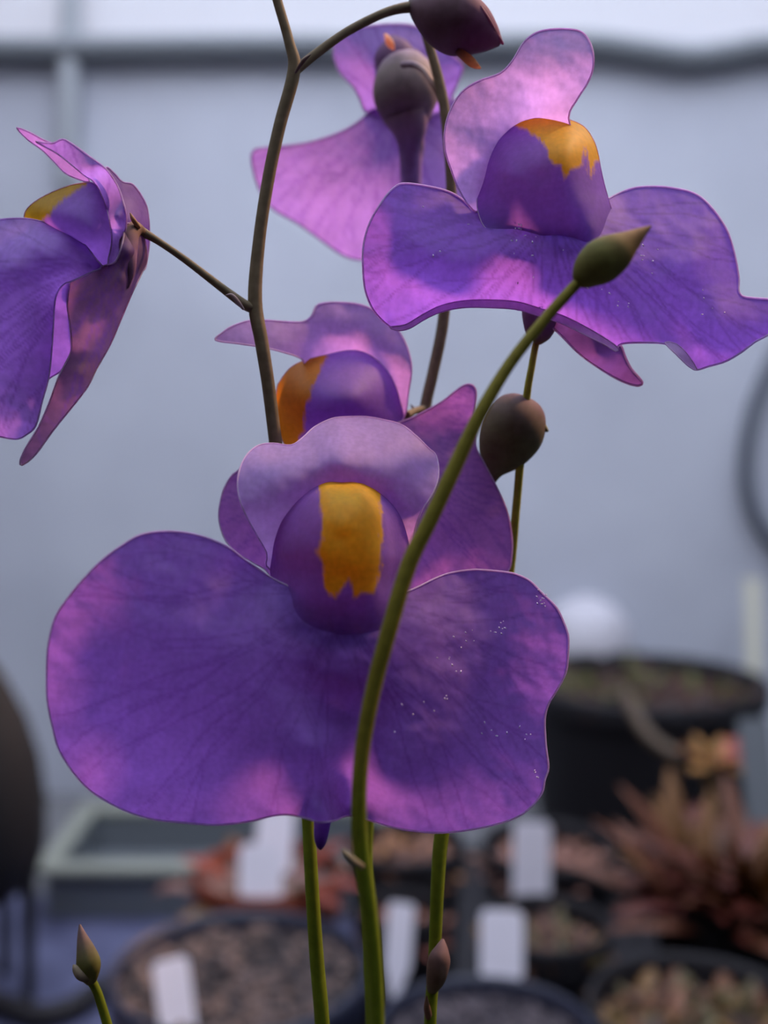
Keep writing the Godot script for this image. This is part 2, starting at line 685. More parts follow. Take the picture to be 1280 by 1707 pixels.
func rooted(x: float, y: float, d: float) -> Array:      # on down to the soil, in lengthening steps
	var p := at(x, y, d * 0.001)
	var out := []
	for t in [0.08, 0.2, 0.4, 0.7, 1.0]:
		out.append(Vector3(p.x + 0.003 * t, lerpf(p.y, SOIL_Y - 0.004, t), p.z))
	return out

func plant_pot() -> void:
	var pot := thing("flower_pot", "black plastic pot of moss that the flower stalks grow from", "pot", Vector3(0.0, BENCH, -0.118))
	put("body", lathe([[0.0, 0.0], [0.042, 0.0], [0.0435, 0.004, 1], [0.052, 0.118], [0.055, 0.119], [0.056, 0.131], [0.0545, 0.132], [0.0525, 0.131], [0.051, 0.112]], 40), mats["black plastic"], pot)
	var soil := put("soil", lathe([[0.051, 0.1185], [0.04, 0.1195], [0.02, 0.120], [0.0, 0.120]], 32, Color.WHITE, 0.01), mats["soil"], pot)
	soil.position = Vector3.ZERO

func scape_left() -> void:
	var path := [[452, -210, 122, 5], [440, -140, 122.5, 6], [446, -60, 123, 8], [462, 0, 123, 8], [482, 70, 123, 8.5], [490, 118, 123, 11], [466, 210, 123, 10.5], [447, 300, 123, 10.5], [432, 400, 123, 10.5], [425, 500, 123, 12], [436, 570, 123, 11.5], [447, 640, 123.5, 11], [459, 735, 124, 11], [474, 850, 125, 11], [490, 1050, 126, 11], [505, 1250, 126, 11], [514, 1370, 125, 11], [520, 1480, 124, 11.5], [528, 1600, 123, 12], [537, 1707, 122, 12.5]]
	var tail := rooted(537, 1707, 122)
	var o := thing("flower_scape", "tall zigzag brown stalk with the large front blossom and a side-view blossom", "flower stalk", tail[-1], "flower stalks of the purple plant")
	var tints := []
	for q in path:
		tints.append(BROWN.lerp(GREEN, clampf((q[1] - 900.0) / 400.0, 0.0, 1.0)))
	tints.append(GREEN)
	put("stem", stalk(path, tints, o.position, 12, tail), mats["stem"], o)
	put("pedicel", stalk([[488, 121, 123, 9], [530, 87, 124, 8], [580, 52, 125, 7.5], [640, 22, 126, 7.5], [682, 12, 127, 9], [700, 16, 127.5, 10]], [BROWN], o.position, 10), mats["stem"], o)
	put("pedicel", stalk([[424, 514, 123, 9], [408, 508, 122.5, 8.5], [370, 480, 122, 7], [310, 434, 121.5, 6], [262, 401, 121, 6], [232, 384, 120.5, 9]], [BROWN], o.position, 10), mats["stem"], o)
	put("bract", stalk([[406, 516, 122, 2], [396, 503, 121.5, 4], [386, 492, 121.2, 3], [376, 492, 121, 0.5]], [lin(170, 150, 150)], o.position, 6), mats["stem"], o)
	put("bract", stalk([[492, 122, 122, 2], [506, 101, 121.3, 3.5], [519, 90, 121, 0.5]], [lin(130, 110, 110)], o.position, 6), mats["stem"], o)
	put("pedicel", stalk([[484, 960, 126, 8], [520, 930, 127, 7], [560, 905, 124, 8]], [BROWN], o.position, 8), mats["stem"], o)
	put("bud", stalk([[452, -205, 122, 5], [456, -222, 122, 16], [460, -245, 122, 18], [463, -268, 122, 11], [465, -290, 122, 1.5]], [BROWN, Color(0.15, 0.09, 0.10)], o.position, 12), mats["stem"], o, "small closed bud at the tip")
	bud_top(o)
	flower_front(o)
	flower_left(o)

func bud_top(o: Node3D) -> void:
	var c := at(765, 40, 0.127)
	var f := sub("bud", o, c, "closed brownish purple bud with an orange tip")
	var dark := Color(0.155, 0.085, 0.115)
	put("sepal", stalk([[684, 6, 127.5, 8], [700, 14, 127, 24], [728, 26, 126.5, 43], [760, 38, 126.3, 50], [790, 50, 126.3, 42], [815, 62, 126.5, 25], [834, 71, 126.8, 6]], [Color(0.10, 0.07, 0.06), dark, dark, dark, Color(0.17, 0.06, 0.13), Color(0.2, 0.07, 0.15), Color(0.25, 0.1, 0.15)], f.global_position, 22, [], 2, 0.10), mats["stem"], f)
	put("sepal_edge", stalk([[776, -12, 124.5, 1], [796, 8, 123.8, 4], [812, 32, 124.2, 5], [826, 56, 125.5, 4], [836, 70, 126.5, 3], [839, 74, 126.7, 1]], [Color(0.42, 0.16, 0.30)], f.global_position, 8), mats["petal"], f)
	put("sepal_tip", stalk([[762, 84, 126, 6], [778, 97, 126, 8], [790, 107, 126, 7], [801, 114, 126, 1.5]], [dark, Color(0.80, 0.45, 0.18), Color(0.95, 0.62, 0.26), Color(0.9, 0.6, 0.3)], f.global_position, 10), mats["petal"], f, "orange pointed tip")

func flower_front(o: Node3D) -> void:
	var f := sub("flower", o, at(560, 1000, 0.116), "largest violet blossom facing forward with a yellow throat patch")
	var hood := [[454, 952], [444, 921], [422, 882], [403, 843], [396, 810], [400, 780], [413, 756], [432, 742], [456, 739], [485, 742], [505, 729], [524, 712], [553, 698], [582, 695], [611, 695], [640, 700], [669, 708], [694, 727], [713, 746], [727, 760], [731, 790], [723, 819], [704, 850], [690, 890], [684, 950], [570, 970]]
	lip("upper_lip", hood, [[454, 952, 117], [422, 882, 113], [396, 810, 113], [413, 756, 116], [456, 739, 118.5], [500, 735, 119], [582, 695, 124], [640, 700, 124], [694, 727, 122], [727, 760, 121], [723, 819, 117.5], [690, 890, 117], [684, 950, 118], [570, 770, 115.2], [570, 730, 118.8], [500, 790, 114.6], [650, 790, 116], [570, 850, 119], [570, 960, 120], [430, 820, 112.2], [450, 770, 114.6]], f, 4.0, Vector2(570, 1010), [-2.75, -0.45], 21, 26, 1.6, PALE)
	var low := [[456, 965], [435, 951], [407, 932], [379, 911], [341, 895], [304, 887], [266, 886], [233, 892], [205, 908], [172, 932], [144, 960], [116, 993], [92, 1030], [81, 1073], [78, 1119], [79, 1166], [86, 1204], [97, 1246], [116, 1279], [144, 1312], [177, 1335], [215, 1354], [257, 1366], [304, 1371], [360, 1375], [416, 1369], [454, 1360], [482, 1358], [510, 1364], [533, 1370], [557, 1368], [580, 1360], [612, 1366], [647, 1377], [682, 1384], [726, 1388], [770, 1385], [814, 1377], [857, 1364], [884, 1346], [903, 1322], [908, 1300], [914, 1279], [910, 1244], [908, 1200], [914, 1174], [927, 1152], [943, 1121], [947, 1086], [947, 1060], [940, 1038], [927, 1012], [905, 990], [884, 969], [862, 958], [844, 954], [814, 951], [787, 950], [752, 955], [726, 964], [691, 981], [640, 1000], [570, 1010], [500, 985]]
	var deep := [[456, 965, 113], [379, 911, 110.5], [266, 886, 109], [172, 932, 108], [92, 1030, 108.5], [79, 1150, 109], [116, 1279, 110], [215, 1354, 111], [304, 1371, 111.5], [416, 1369, 111], [482, 1358, 110.5], [250, 1120, 106], [350, 1050, 107], [400, 1230, 108], [480, 1150, 108], [520, 1090, 108], [535, 1250, 107.4], [540, 1355, 108.6], [568, 1180, 111.2], [574, 1290, 113.8], [582, 1350, 114.6], [612, 1366, 113], [640, 1180, 110.3], [640, 1290, 110.6], [726, 1388, 115], [814, 1377, 116.3], [884, 1346, 117], [914, 1279, 117.3], [910, 1210, 118], [947, 1070, 117.6], [905, 990, 118.6], [844, 954, 119.5], [752, 955, 118.3], [691, 981, 115], [780, 1080, 115.5], [800, 1230, 114.6], [700, 1060, 112.6], [860, 1130, 117], [570, 1010, 108.8], [570, 1080, 107.9], [570, 1130, 108.2], [500, 985, 110.4]]
	lip("lower_lip", low, deep, f, 3.6, Vector2(560, 990), [-0.35, 3.5], 22, 20, 1.7)
	palate([[452, 970], [449, 925], [449, 890], [457, 862], [476, 838], [501, 818], [530, 806], [570, 802], [612, 808], [640, 824], [662, 848], [677, 878], [683, 910], [682, 960], [672, 1020], [640, 1062], [570, 1080], [500, 1062], [464, 1020]], [[452, 970, 116], [449, 925, 117], [449, 890, 117], [457, 862, 117], [476, 838, 117], [501, 818, 117], [530, 806, 116.5], [570, 802, 116.5], [612, 808, 116.5], [640, 824, 117], [662, 848, 117], [677, 878, 117.5], [683, 910, 117.5], [682, 960, 117], [672, 1020, 112.6], [640, 1062, 110.4], [570, 1080, 108.5], [500, 1062, 109.2], [464, 1020, 111.6], [570, 900, 107], [520, 900, 107.6], [620, 900, 107.9], [570, 850, 108.2], [515, 860, 109.5], [625, 860, 109.7], [570, 960, 107], [570, 1020, 107.5], [570, 1055, 107.95], [510, 990, 108.4], [635, 990, 109], [475, 920, 111.5], [660, 930, 111.8], [545, 818, 111.5], [600, 820, 111.5]], f, 2.2, [[530, 790], [537, 900], [527, 920], [537, 940], [541, 980], [558, 1000], [565, 985], [583, 965], [590, 998], [605, 988], [622, 990], [634, 960], [636, 900], [634, 800]])
	put("spur", stalk([[540, 1300, 117, 20], [538, 1360, 114, 15], [535, 1392, 113, 12], [534, 1408, 112.5, 8], [534, 1416, 112.5, 2]], [VIOLET, VIOLET, VIOLET, DEEP, Color(0.05, 0.03, 0.05)], f.global_position, 12), mats["petal"], f)
	put("calyx", stalk([[560, 905, 123, 12], [560, 900, 121.5, 30], [562, 910, 119, 40], [566, 930, 117.5, 30]], [MAUVE], f.global_position, 14), mats["petal"], f)
	specks(f, [[832, 1045, 9, 7], [905, 1004, 12, 9], [780, 1060, 6, 14], [752, 1110, 6, 9], [742, 1165, 3, 4], [815, 1220, 4, 6], [860, 1240, 5, 24], [892, 1290, 4, 4], [690, 1200, 5, 22]], 5, deep)

func flower_left(o: Node3D) -> void:
	var f := sub("flower", o, at(190, 430, 0.120), "violet blossom seen from the side at the left edge")
	# the calyx: a broad sepal behind, a long one below
	lip("upper_sepal", [[176, 281], [190, 288], [204, 303], [221, 307], [236, 326], [246, 349], [249, 380], [249, 405], [246, 430], [240, 450], [222, 440], [205, 400], [190, 340]], [[176, 281, 119], [221, 307, 121], [246, 349, 123], [249, 405, 124], [240, 450, 123], [205, 400, 118.5], [190, 340, 118], [225, 370, 119.5]], f, 5.0, Vector2(225, 400), [-2.4, 0.2], 31, 8, 1.4, Color(0.32, 0.15, 0.48))
	lip("lower_sepal", [[210, 372], [222, 378], [236, 384], [242, 405], [245, 432], [236, 456], [221, 487], [202, 532], [184, 574], [161, 615], [146, 645], [120, 679], [90, 716], [60, 757], [40, 774], [33, 772], [41, 750], [64, 712], [82, 671], [97, 630], [112, 600], [119, 581], [117, 545], [112, 510], [113, 480], [124, 465], [169, 444], [193, 436], [204, 405]], [[210, 372, 118], [242, 405, 121], [236, 456, 121.5], [202, 532, 121.5], [161, 615, 121.5], [90, 716, 121], [35, 773, 119.5], [82, 671, 119.5], [119, 581, 120], [112, 500, 120], [169, 444, 118.5], [205, 470, 116.5], [170, 530, 118], [222, 420, 117], [130, 620, 119]], f, 4.0, Vector2(225, 390), [1.4, 2.5], 32, 9, 1.6, MAUVE)
	put("calyx", stalk([[238, 387, 120.5, 7], [226, 382, 119.5, 13], [216, 392, 118.5, 16], [214, 420, 117.8, 15], [216, 450, 117.6, 10], [212, 480, 118, 3]], [Color(0.20, 0.12, 0.07), Color(0.22, 0.13, 0.08), Color(0.22, 0.12, 0.10), MAUVE], f.global_position, 12), mats["stem"], f)
	put("sepal_tip", stalk([[232, 380, 118.5, 4], [222, 366, 117.8, 4], [217, 355, 117.8, 1]], [Color(0.35, 0.18, 0.09)], f.global_position, 7), mats["stem"], f)
	# palate under the hood
	palate([[41, 356], [52, 341], [75, 326], [105, 313], [131, 306], [157, 306], [171, 330], [184, 367], [188, 405], [182, 445], [165, 450], [142, 425], [112, 402], [75, 385], [45, 372]], [[41, 356, 119], [75, 326, 119.5], [131, 306, 119], [160, 306, 118], [184, 367, 118.5], [188, 405, 118.5], [182, 445, 119], [142, 425, 119], [75, 385, 118.5], [120, 360, 115.5], [150, 380, 115.5], [80, 355, 117]], f, 2.2, [[30, 375], [30, 330], [140, 295], [145, 307], [109, 330], [90, 348], [73, 367], [60, 385]], 1.2, Color(0.62, 0.40, 0.015))
	# hood: pale front fold and the far flap
	lip("upper_lip_flap", [[28, 213], [49, 220], [71, 232], [90, 240], [112, 252], [130, 275], [150, 303], [131, 299], [109, 289], [90, 270], [71, 251], [45, 232]], [[28, 213, 123], [90, 240, 121.5], [150, 303, 119.5], [109, 289, 121.5], [71, 251, 122.5]], f, 4.0, Vector2(170, 330), [-2.8, -2.2], 33, 6, 1.3, Color(0.48, 0.27, 0.68))
	lip("upper_lip", [[60, 236], [76, 238], [90, 238], [105, 232], [124, 242], [150, 261], [176, 281], [195, 308], [205, 335], [211, 365], [207, 395], [198, 425], [184, 447], [180, 436], [186, 405], [184, 375], [178, 348], [169, 325], [156, 303], [140, 292], [118, 274], [95, 256], [75, 245]], [[60, 236, 120.5], [105, 232, 119], [150, 261, 117.5], [195, 308, 116.5], [211, 365, 117], [198, 425, 117.5], [184, 447, 117.5], [186, 405, 118], [178, 348, 118.2], [150, 298, 118.8], [95, 256, 119.6], [150, 280, 116.6], [195, 360, 115.4]], f, 3.4, Vector2(185, 440), [-2.6, -1.2], 34, 10, 1.5, Color(0.42, 0.25, 0.70))
	# lower lip hanging like a skirt, its far half behind
	lip("lower_lip_far_half", [[60, 470], [112, 468], [113, 500], [117, 550], [119, 585], [112, 600], [101, 619], [81, 632], [50, 660], [20, 640], [30, 540]], [[60, 470, 119.6], [112, 468, 119.6], [119, 585, 121], [81, 632, 121.5], [20, 640, 121], [60, 560, 120.2]], f, 5.0, Vector2(100, 440), [1.2, 2.2], 35, 8, 1.4)
	lip("lower_lip", [[-150, 440], [-110, 400], [-50, 372], [0, 366], [22, 364], [49, 365], [82, 373], [112, 388], [142, 409], [161, 433], [170, 445], [150, 455], [124, 467], [104, 476], [92, 500], [88, 560], [82, 625], [71, 667], [60, 709], [45, 724], [28, 732], [0, 728], [-60, 715], [-120, 650], [-160, 540]], [[-150, 440, 116], [-50, 372, 118], [22, 364, 118], [82, 373, 117.6], [142, 409, 117.5], [170, 445, 118], [124, 467, 117.2], [98, 490, 117.6], [85, 600, 118.4], [60, 709, 118.5], [28, 732, 118], [-60, 715, 117], [-160, 540, 115.5], [20, 440, 112.5], [80, 420, 114], [40, 560, 115], [70, 520, 116.5], [30, 660, 116.6], [5, 600, 115], [-60, 520, 112.5]], f, 4.0, Vector2(150, 440), [1.6, 3.3], 36, 18, 1.6, Color(0.45, 0.26, 0.80), 0.55)

func scape_behind() -> void:
	var path := [[660, -230, 135, 4.5], [676, -140, 135.5, 5.5], [690, -50, 136, 7], [697, 0, 136, 7], [709, 55, 136, 7.5], [728, 120, 136, 8.5], [742, 190, 136, 9], [752, 310, 136, 9], [748, 430, 136.5, 9.5], [738, 540, 137, 10], [722, 620, 137.5, 10], [707, 690, 138, 10], [685, 850, 138, 10], [655, 1050, 138, 10], [628, 1250, 137, 10], [612, 1400, 136, 10], [614, 1550, 135, 10], [619, 1707, 134, 10]]
	var tail := rooted(619, 1707, 134)
	var o := thing("flower_scape", "brown stalk behind the others bearing a blossom seen from the back", "flower stalk", tail[-1], "flower stalks of the purple plant")
	var tints := []
	for q in path:
		tints.append(BROWN.lerp(GREEN, clampf((q[1] - 900.0) / 400.0, 0.0, 1.0)))
	tints.append(GREEN)
	put("stem", stalk(path, tints, o.position, 10, tail), mats["stem"], o)
	put("pedicel", stalk([[741, 180, 136, 6], [728, 150, 136.5, 6], [716, 132, 137, 5.5], [706, 118, 137.5, 5.5], [690, 108, 138.5, 5.5], [672, 108, 141, 6]], [BROWN, lin(150, 120, 110), lin(205, 180, 172), lin(205, 185, 185), lin(150, 130, 150)], o.position, 8), mats["stem"], o)
	put("pedicel", stalk([[709, 680, 138, 7], [694, 684, 136, 6], [678, 692, 133.5, 7]], [BROWN], o.position, 8), mats["stem"], o)
	put("bract", stalk([[700, 690, 137, 2], [692, 684, 136, 3.5], [684, 674, 135.5, 0.6]], [Color(0.2, 0.12, 0.12)], o.position, 6), mats["stem"], o)
	put("pedicel", stalk([[690, 900, 138, 7], [740, 880, 136, 6.5], [790, 840, 133, 7], [818, 800, 131, 9]], [BROWN], o.position, 8), mats["stem"], o)
	# seed capsule
	var cap := sub("seed_capsule", o, at(855, 720, 0.130), "round olive brown seed capsule with a small pale tip")
	var ol := Color(0.20, 0.18, 0.085)
	put("capsule_body", stalk([[817, 802, 131, 9], [822, 785, 130.5, 17], [833, 760, 130, 38], [848, 728, 129.5, 51], [860, 700, 129.5, 50], [870, 678, 129.8, 38], [875, 666, 130, 20], [877, 661, 130, 4]], [Color(0.16, 0.08, 0.05), ol, ol, Color(0.21, 0.19, 0.10), Color(0.17, 0.13, 0.10), Color(0.15, 0.085, 0.10)], cap.global_position, 24, [], 3, 0.07), mats["stem"], cap)
	put("capsule_tip", stalk([[894, 704, 128.5, 8], [904, 712, 128.5, 8], [914, 719, 128.5, 1.5]], [ol, lin(150, 145, 110)], cap.global_position, 8), mats["stem"], cap)
	put("bud", stalk([[661, -226, 135, 4.5], [657, -242, 135, 14], [653, -262, 135, 16], [648, -284, 135, 9], [645, -302, 135, 1.5]], [BROWN, Color(0.15, 0.09, 0.10)], o.position, 12), mats["stem"], o, "small closed bud at the tip")
	flower_middle(o)
	flower_rear(o)

func flower_middle(o: Node3D) -> void:
	var f := sub("flower", o, at(600, 720, 0.131), "violet blossom with an orange patch partly hidden by the front blossom")
	lip("upper_lip", [[359, 567], [372, 553], [388, 543], [417, 534], [447, 534], [476, 536], [505, 536], [519, 526], [526, 511], [539, 505], [568, 504], [602, 508], [631, 521], [655, 540], [674, 567], [684, 596], [686, 620], [681, 654], [674, 694], [650, 705], [560, 690], [510, 610], [500, 597], [471, 587], [437, 579], [398, 573]], [[359, 567, 124], [417, 534, 127], [417, 577, 124.5], [505, 536, 130], [526, 511, 131], [568, 504, 132.5], [631, 521, 133], [674, 567, 132.5], [686, 620, 131.5], [674, 694, 132.5], [600, 700, 137], [510, 610, 131], [471, 587, 127], [560, 560, 131.5], [630, 580, 131.5], [580, 620, 136]], f, 4.0, Vector2(640, 720), [-2.9, -1.2], 41, 20, 1.6, Color(0.56, 0.33, 0.78))
	palate([[461, 650], [468, 633], [485, 612], [510, 600], [546, 591], [582, 584], [611, 589], [640, 611], [658, 640], [668, 674], [672, 696], [655, 730], [600, 760], [520, 760], [480, 748], [466, 720], [461, 690]], [[461, 650, 130.5], [485, 612, 131], [546, 591, 131.5], [582, 584, 132], [640, 611, 132], [668, 674, 132.5], [672, 700, 132.5], [600, 760, 131], [500, 760, 130], [463, 700, 130.5], [540, 660, 124.5], [600, 660, 125.5], [500, 660, 126.5], [560, 620, 127.5], [540, 710, 125.5]], f, 2.4, [[440, 780], [440, 590], [520, 580], [546, 592], [534, 620], [520, 645], [518, 662], [511, 674], [506, 698], [512, 718], [498, 730], [500, 760]], 1.0, Color(0.66, 0.26, 0.012))
	lip("lower_lip", [[674, 701], [703, 688], [737, 669], [761, 650], [776, 641], [788, 642], [794, 656], [791, 690], [793, 742], [805, 768], [824, 804], [844, 848], [853, 892], [853, 926], [845, 955], [800, 1000], [700, 1030], [560, 1030], [480, 1000], [447, 955], [422, 938], [393, 921], [374, 897], [365, 867], [367, 838], [376, 809], [396, 785], [450, 765], [560, 740]], [[674, 701, 131], [776, 641, 129], [793, 742, 129.5], [853, 892, 127.5], [845, 955, 127], [760, 760, 127.5], [770, 860, 125], [700, 1030, 127], [560, 1030, 128], [447, 955, 126.5], [365, 867, 127.5], [376, 809, 128.5], [450, 765, 129], [420, 870, 125.5], [560, 740, 130], [600, 880, 128]], f, 4.5, Vector2(600, 740), [-0.45, 3.2], 42, 30, 1.6, Color(0.42, 0.17, 0.55))
	put("calyx", stalk([[676, 694, 134, 8], [660, 700, 134.5, 22], [630, 705, 135.5, 26], [600, 700, 136.5, 20]], [MAUVE], f.global_position, 12), mats["petal"], f)

func flower_rear(o: Node3D) -> void:
	var f := sub("flower", o, at(670, 180, 0.150), "soft pink violet blossom seen from behind at the top")
	var rosy := Color(0.41, 0.25, 0.64)
	lip("lower_lip", [[419, 262], [424, 250], [437, 247], [475, 243], [512, 238], [550, 227], [580, 214], [602, 199], [625, 180], [640, 190], [700, 195], [737, 185], [757, 165], [775, 200], [790, 280], [780, 360], [740, 430], [660, 445], [610, 434], [595, 433], [569, 424], [531, 397], [494, 371], [456, 349], [434, 319], [423, 288]], [[419, 262, 156], [512, 238, 153], [625, 180, 151], [757, 165, 153], [790, 280, 158], [740, 430, 160], [595, 433, 157], [494, 371, 158], [434, 319, 157], [690, 250, 150.5], [690, 340, 151.5], [560, 310, 152], [640, 270, 150], [640, 360, 152.5], [735, 270, 152]], f, 5.0, Vector2(660, 170), [0.3, 3.2], 51, 24, 2.0, rosy)
	lip("upper_lip", [[556, 84], [561, 64], [587, 51], [617, 43], [662, 40], [692, 44], [720, 60], [745, 85], [771, 109], [764, 135], [752, 163], [735, 190], [690, 200], [640, 195], [610, 187], [600, 165], [588, 144], [569, 124], [558, 102]], [[556, 84, 150], [617, 43, 151], [692, 44, 151], [771, 109, 151], [752, 163, 152], [690, 200, 153], [610, 187, 151], [588, 144, 150], [660, 90, 148], [620, 120, 148.5], [700, 130, 149]], f, 4.5, Vector2(670, 200), [-2.8, -0.3], 52, 16, 2.0, Color(0.42, 0.25, 0.72))
	put("lower_sepal", stalk([[676, 190, 145, 40], [682, 215, 145.5, 30], [684, 245, 146.5, 20], [685, 290, 147.5, 18], [687, 350, 148.5, 15], [690, 400, 149.5, 5]], [Color(0.38, 0.27, 0.34), Color(0.40, 0.24, 0.46), Color(0.36, 0.20, 0.52), Color(0.36, 0.20, 0.58)], f.global_position, 16), mats["stem"], f)
	put("calyx", stalk([[672, 108, 147.5, 16], [674, 116, 147, 42], [676, 142, 146, 54], [677, 170, 145.6, 53], [680, 198, 145.8, 40], [684, 222, 146, 24], [688, 250, 147, 19], [690, 290, 148.4, 10]], [Color(0.34, 0.22, 0.40), Color(0.30, 0.21, 0.32), Color(0.27, 0.21, 0.21), Color(0.27, 0.20, 0.22), Color(0.32, 0.20, 0.36)], f.global_position, 20), mats["stem"], f)
	put("upper_sepal", stalk([[676, 128, 147.5, 46], [660, 100, 147, 38], [656, 78, 147, 26], [652, 62, 147, 8]], [Color(0.20, 0.12, 0.22), Color(0.24, 0.14, 0.30), Color(0.30, 0.15, 0.34)], f.global_position, 14), mats["petal"], f)
	put("sepal_tip", stalk([[642, 57, 143, 2], [647, 66, 142.5, 6], [652, 75, 142.5, 6], [656, 82, 143, 2]], [Color(0.95, 0.68, 0.40)], f.global_position, 9), mats["petal"], f, "sepal tip coloured orange for the sun glow")  # orange painted in for sun glowing through the sepal

func scape_right() -> void:
	var path := [[900, 548, 127, 8], [893, 574, 127.3, 6], [886, 612, 127.5, 6], [878, 660, 128, 6.5], [868, 760, 129, 7], [860, 850, 130, 7], [850, 952, 131, 7.5], [830, 1060, 131, 8], [790, 1220, 130, 10], [752, 1340, 128, 12], [736, 1392, 127, 12.5], [729, 1480, 126, 11.5], [724, 1600, 125, 10.5], [717, 1707, 124, 10.5]]
	var tail := rooted(717, 1707, 124)
	var o := thing("flower_scape", "thin yellow-green stalk holding up the wide blossom beside the closed bud", "flower stalk", tail[-1], "flower stalks of the purple plant")
	var g := Color(0.50, 0.50, 0.06)
	put("stem", stalk(path, [Color(0.30, 0.16, 0.06), Color(0.32, 0.20, 0.05), g, g, g, g, g, g, GREEN, GREEN, GREEN, GREEN], o.position, 10, tail), mats["stem"], o)
	put("bract", stalk([[720, 1650, 124, 9], [727, 1628, 123, 17], [732, 1600, 122.8, 19], [736, 1580, 123, 11], [738, 1565, 123.3, 2]], [Color(0.17, 0.14, 0.07), Color(0.18, 0.12, 0.08), Color(0.20, 0.12, 0.11), Color(0.24, 0.15, 0.15)], o.position, 12), mats["stem"], o)
	put("bract", stalk([[716, 1700, 124, 6], [712, 1680, 123, 6], [711, 1660, 122.8, 1]], [Color(0.22, 0.12, 0.08)], o.position, 7), mats["stem"], o)
	var f := sub("flower", o, at(900, 400, 0.121), "wide violet blossom with a tall hood and yellow-capped throat")
	lip("spur", [[905, 520], [935, 532], [978, 552], [1016, 570], [1034, 575], [1042, 594], [1052, 614], [1066, 630], [1071, 639], [1062, 643], [1040, 637], [1010, 621], [967, 591], [935, 559], [915, 540]], [[905, 520, 124], [978, 552, 123.5], [1034, 575, 123.5], [1068, 640, 123], [1010, 621, 124.5], [935, 559, 124.5], [1000, 590, 122.3]], f, 4.0, Vector2(900, 510), [0.4, 0.9], 61, 5, 2.2, Color(0.20, 0.085, 0.30))
	put("calyx", stalk([[896, 572, 127, 7], [899, 558, 126.5, 20], [900, 540, 125.5, 28], [900, 515, 124.5, 30], [900, 490, 124, 20]], [Color(0.32, 0.17, 0.10), Color(0.26, 0.15, 0.16), MAUVE], f.global_position, 14), mats["stem"], f)
	lip("upper_lip", [[796, 356], [768, 322], [752, 284], [742, 252], [741, 219], [749, 187], [768, 155], [795, 136], [833, 122], [854, 101], [870, 74], [887, 58], [908, 50], [940, 48], [967, 52], [981, 66], [989, 90], [988, 117], [978, 141], [962, 166], [948, 197], [960, 260], [920, 330], [850, 365]], [[796, 356, 121], [752, 284, 119.5], [741, 219, 119], [768, 155, 119], [833, 122, 118.6], [870, 74, 118.8], [940, 48, 119], [989, 90, 117.2], [978, 141, 117.5], [948, 197, 118.8], [905, 175, 120], [880, 130, 118.6], [930, 110, 117.6], [820, 200, 119.6], [790, 250, 119.2], [900, 240, 123], [900, 330, 124], [800, 300, 120]], f, 3.6, Vector2(870, 380), [-2.6, -1.0], 62, 20, 1.6, PALE)
	var low := [[794, 352], [768, 331], [746, 319], [714, 311], [676, 306], [658, 312], [639, 333], [617, 370], [606, 408], [605, 446], [609, 484], [622, 516], [644, 540], [660, 548], [682, 546], [709, 530], [736, 518], [773, 511], [816, 511], [860, 514], [892, 522], [935, 536], [978, 557], [1014, 575], [1026, 583], [1036, 573], [1075, 571], [1113, 574], [1129, 589], [1148, 608], [1161, 616], [1183, 610], [1210, 602], [1237, 586], [1258, 570], [1284, 555], [1302, 530], [1290, 502], [1258, 497], [1238, 494], [1231, 484], [1231, 462], [1223, 419], [1210, 381], [1183, 343], [1156, 322], [1118, 313], [1086, 311], [1054, 314], [1022, 327], [980, 350], [900, 365], [830, 362]]
	var deep := [[794, 352, 121], [714, 311, 119.5], [658, 312, 119], [610, 400, 118.5], [605, 446, 118.5], [622, 516, 119.5], [660, 548, 121], [736, 518, 121.5], [816, 511, 121], [892, 522, 120], [978, 557, 118.5], [1026, 583, 118], [1113, 574, 118], [1161, 616, 119.5], [1237, 586, 121], [1300, 520, 123], [1231, 470, 122], [1183, 343, 123], [1118, 313, 123.5], [1054, 314, 122.5], [1022, 327, 121.5], [700, 420, 115.8], [760, 450, 116], [860, 420, 115.5], [900, 470, 116], [1000, 480, 115.3], [1060, 420, 118], [1100, 500, 117.5], [1150, 440, 118.5], [1080, 540, 116.8], [1130, 560, 118.6], [1200, 540, 118.5], [980, 360, 117.4], [860, 362, 117.6], [900, 395, 115.7], [960, 400, 115.6]]
	lip("lower_lip", low, deep, f, 3.6, Vector2(920, 350), [-0.2, 3.35], 63, 28, 1.8, Color(0.41, 0.185, 0.84))
	var fold := Color(0.74, 0.54, 0.92)  # paler than the lip: light on the rolled edge put into its colour
	var strip := [[650, 545], [676, 541], [705, 524], [736, 509], [775, 501], [820, 500], [862, 503], [900, 514], [940, 527], [980, 547], [1012, 566], [1030, 580], [1026, 586], [1012, 577], [978, 560], [935, 539], [892, 525], [860, 516], [816, 513], [773, 513], [736, 520], [709, 532], [682, 548], [662, 551]]
	lip("lip_edge", strip, [[650, 545, 119.8], [736, 509, 120.2], [820, 500, 119.3], [900, 514, 118.2], [980, 547, 117.2], [1030, 580, 117], [978, 560, 116.8], [892, 525, 117.8], [816, 513, 118.9], [736, 520, 119.8], [662, 551, 119.6]], f, 3.0, Vector2(850, 400), [0.6, 2.4], 64, 4, 1.2, fold, 0.1)
	lip("lip_edge", [[1108, 571], [1124, 572], [1136, 580], [1150, 596], [1162, 617], [1148, 611], [1128, 592]], [[1108, 571, 117.2], [1136, 580, 117.6], [1162, 617, 118.4], [1128, 592, 116.6]], f, 3.0, Vector2(1060, 500), [0.7, 1.0], 65, 2, 1.2, fold, 0.1)
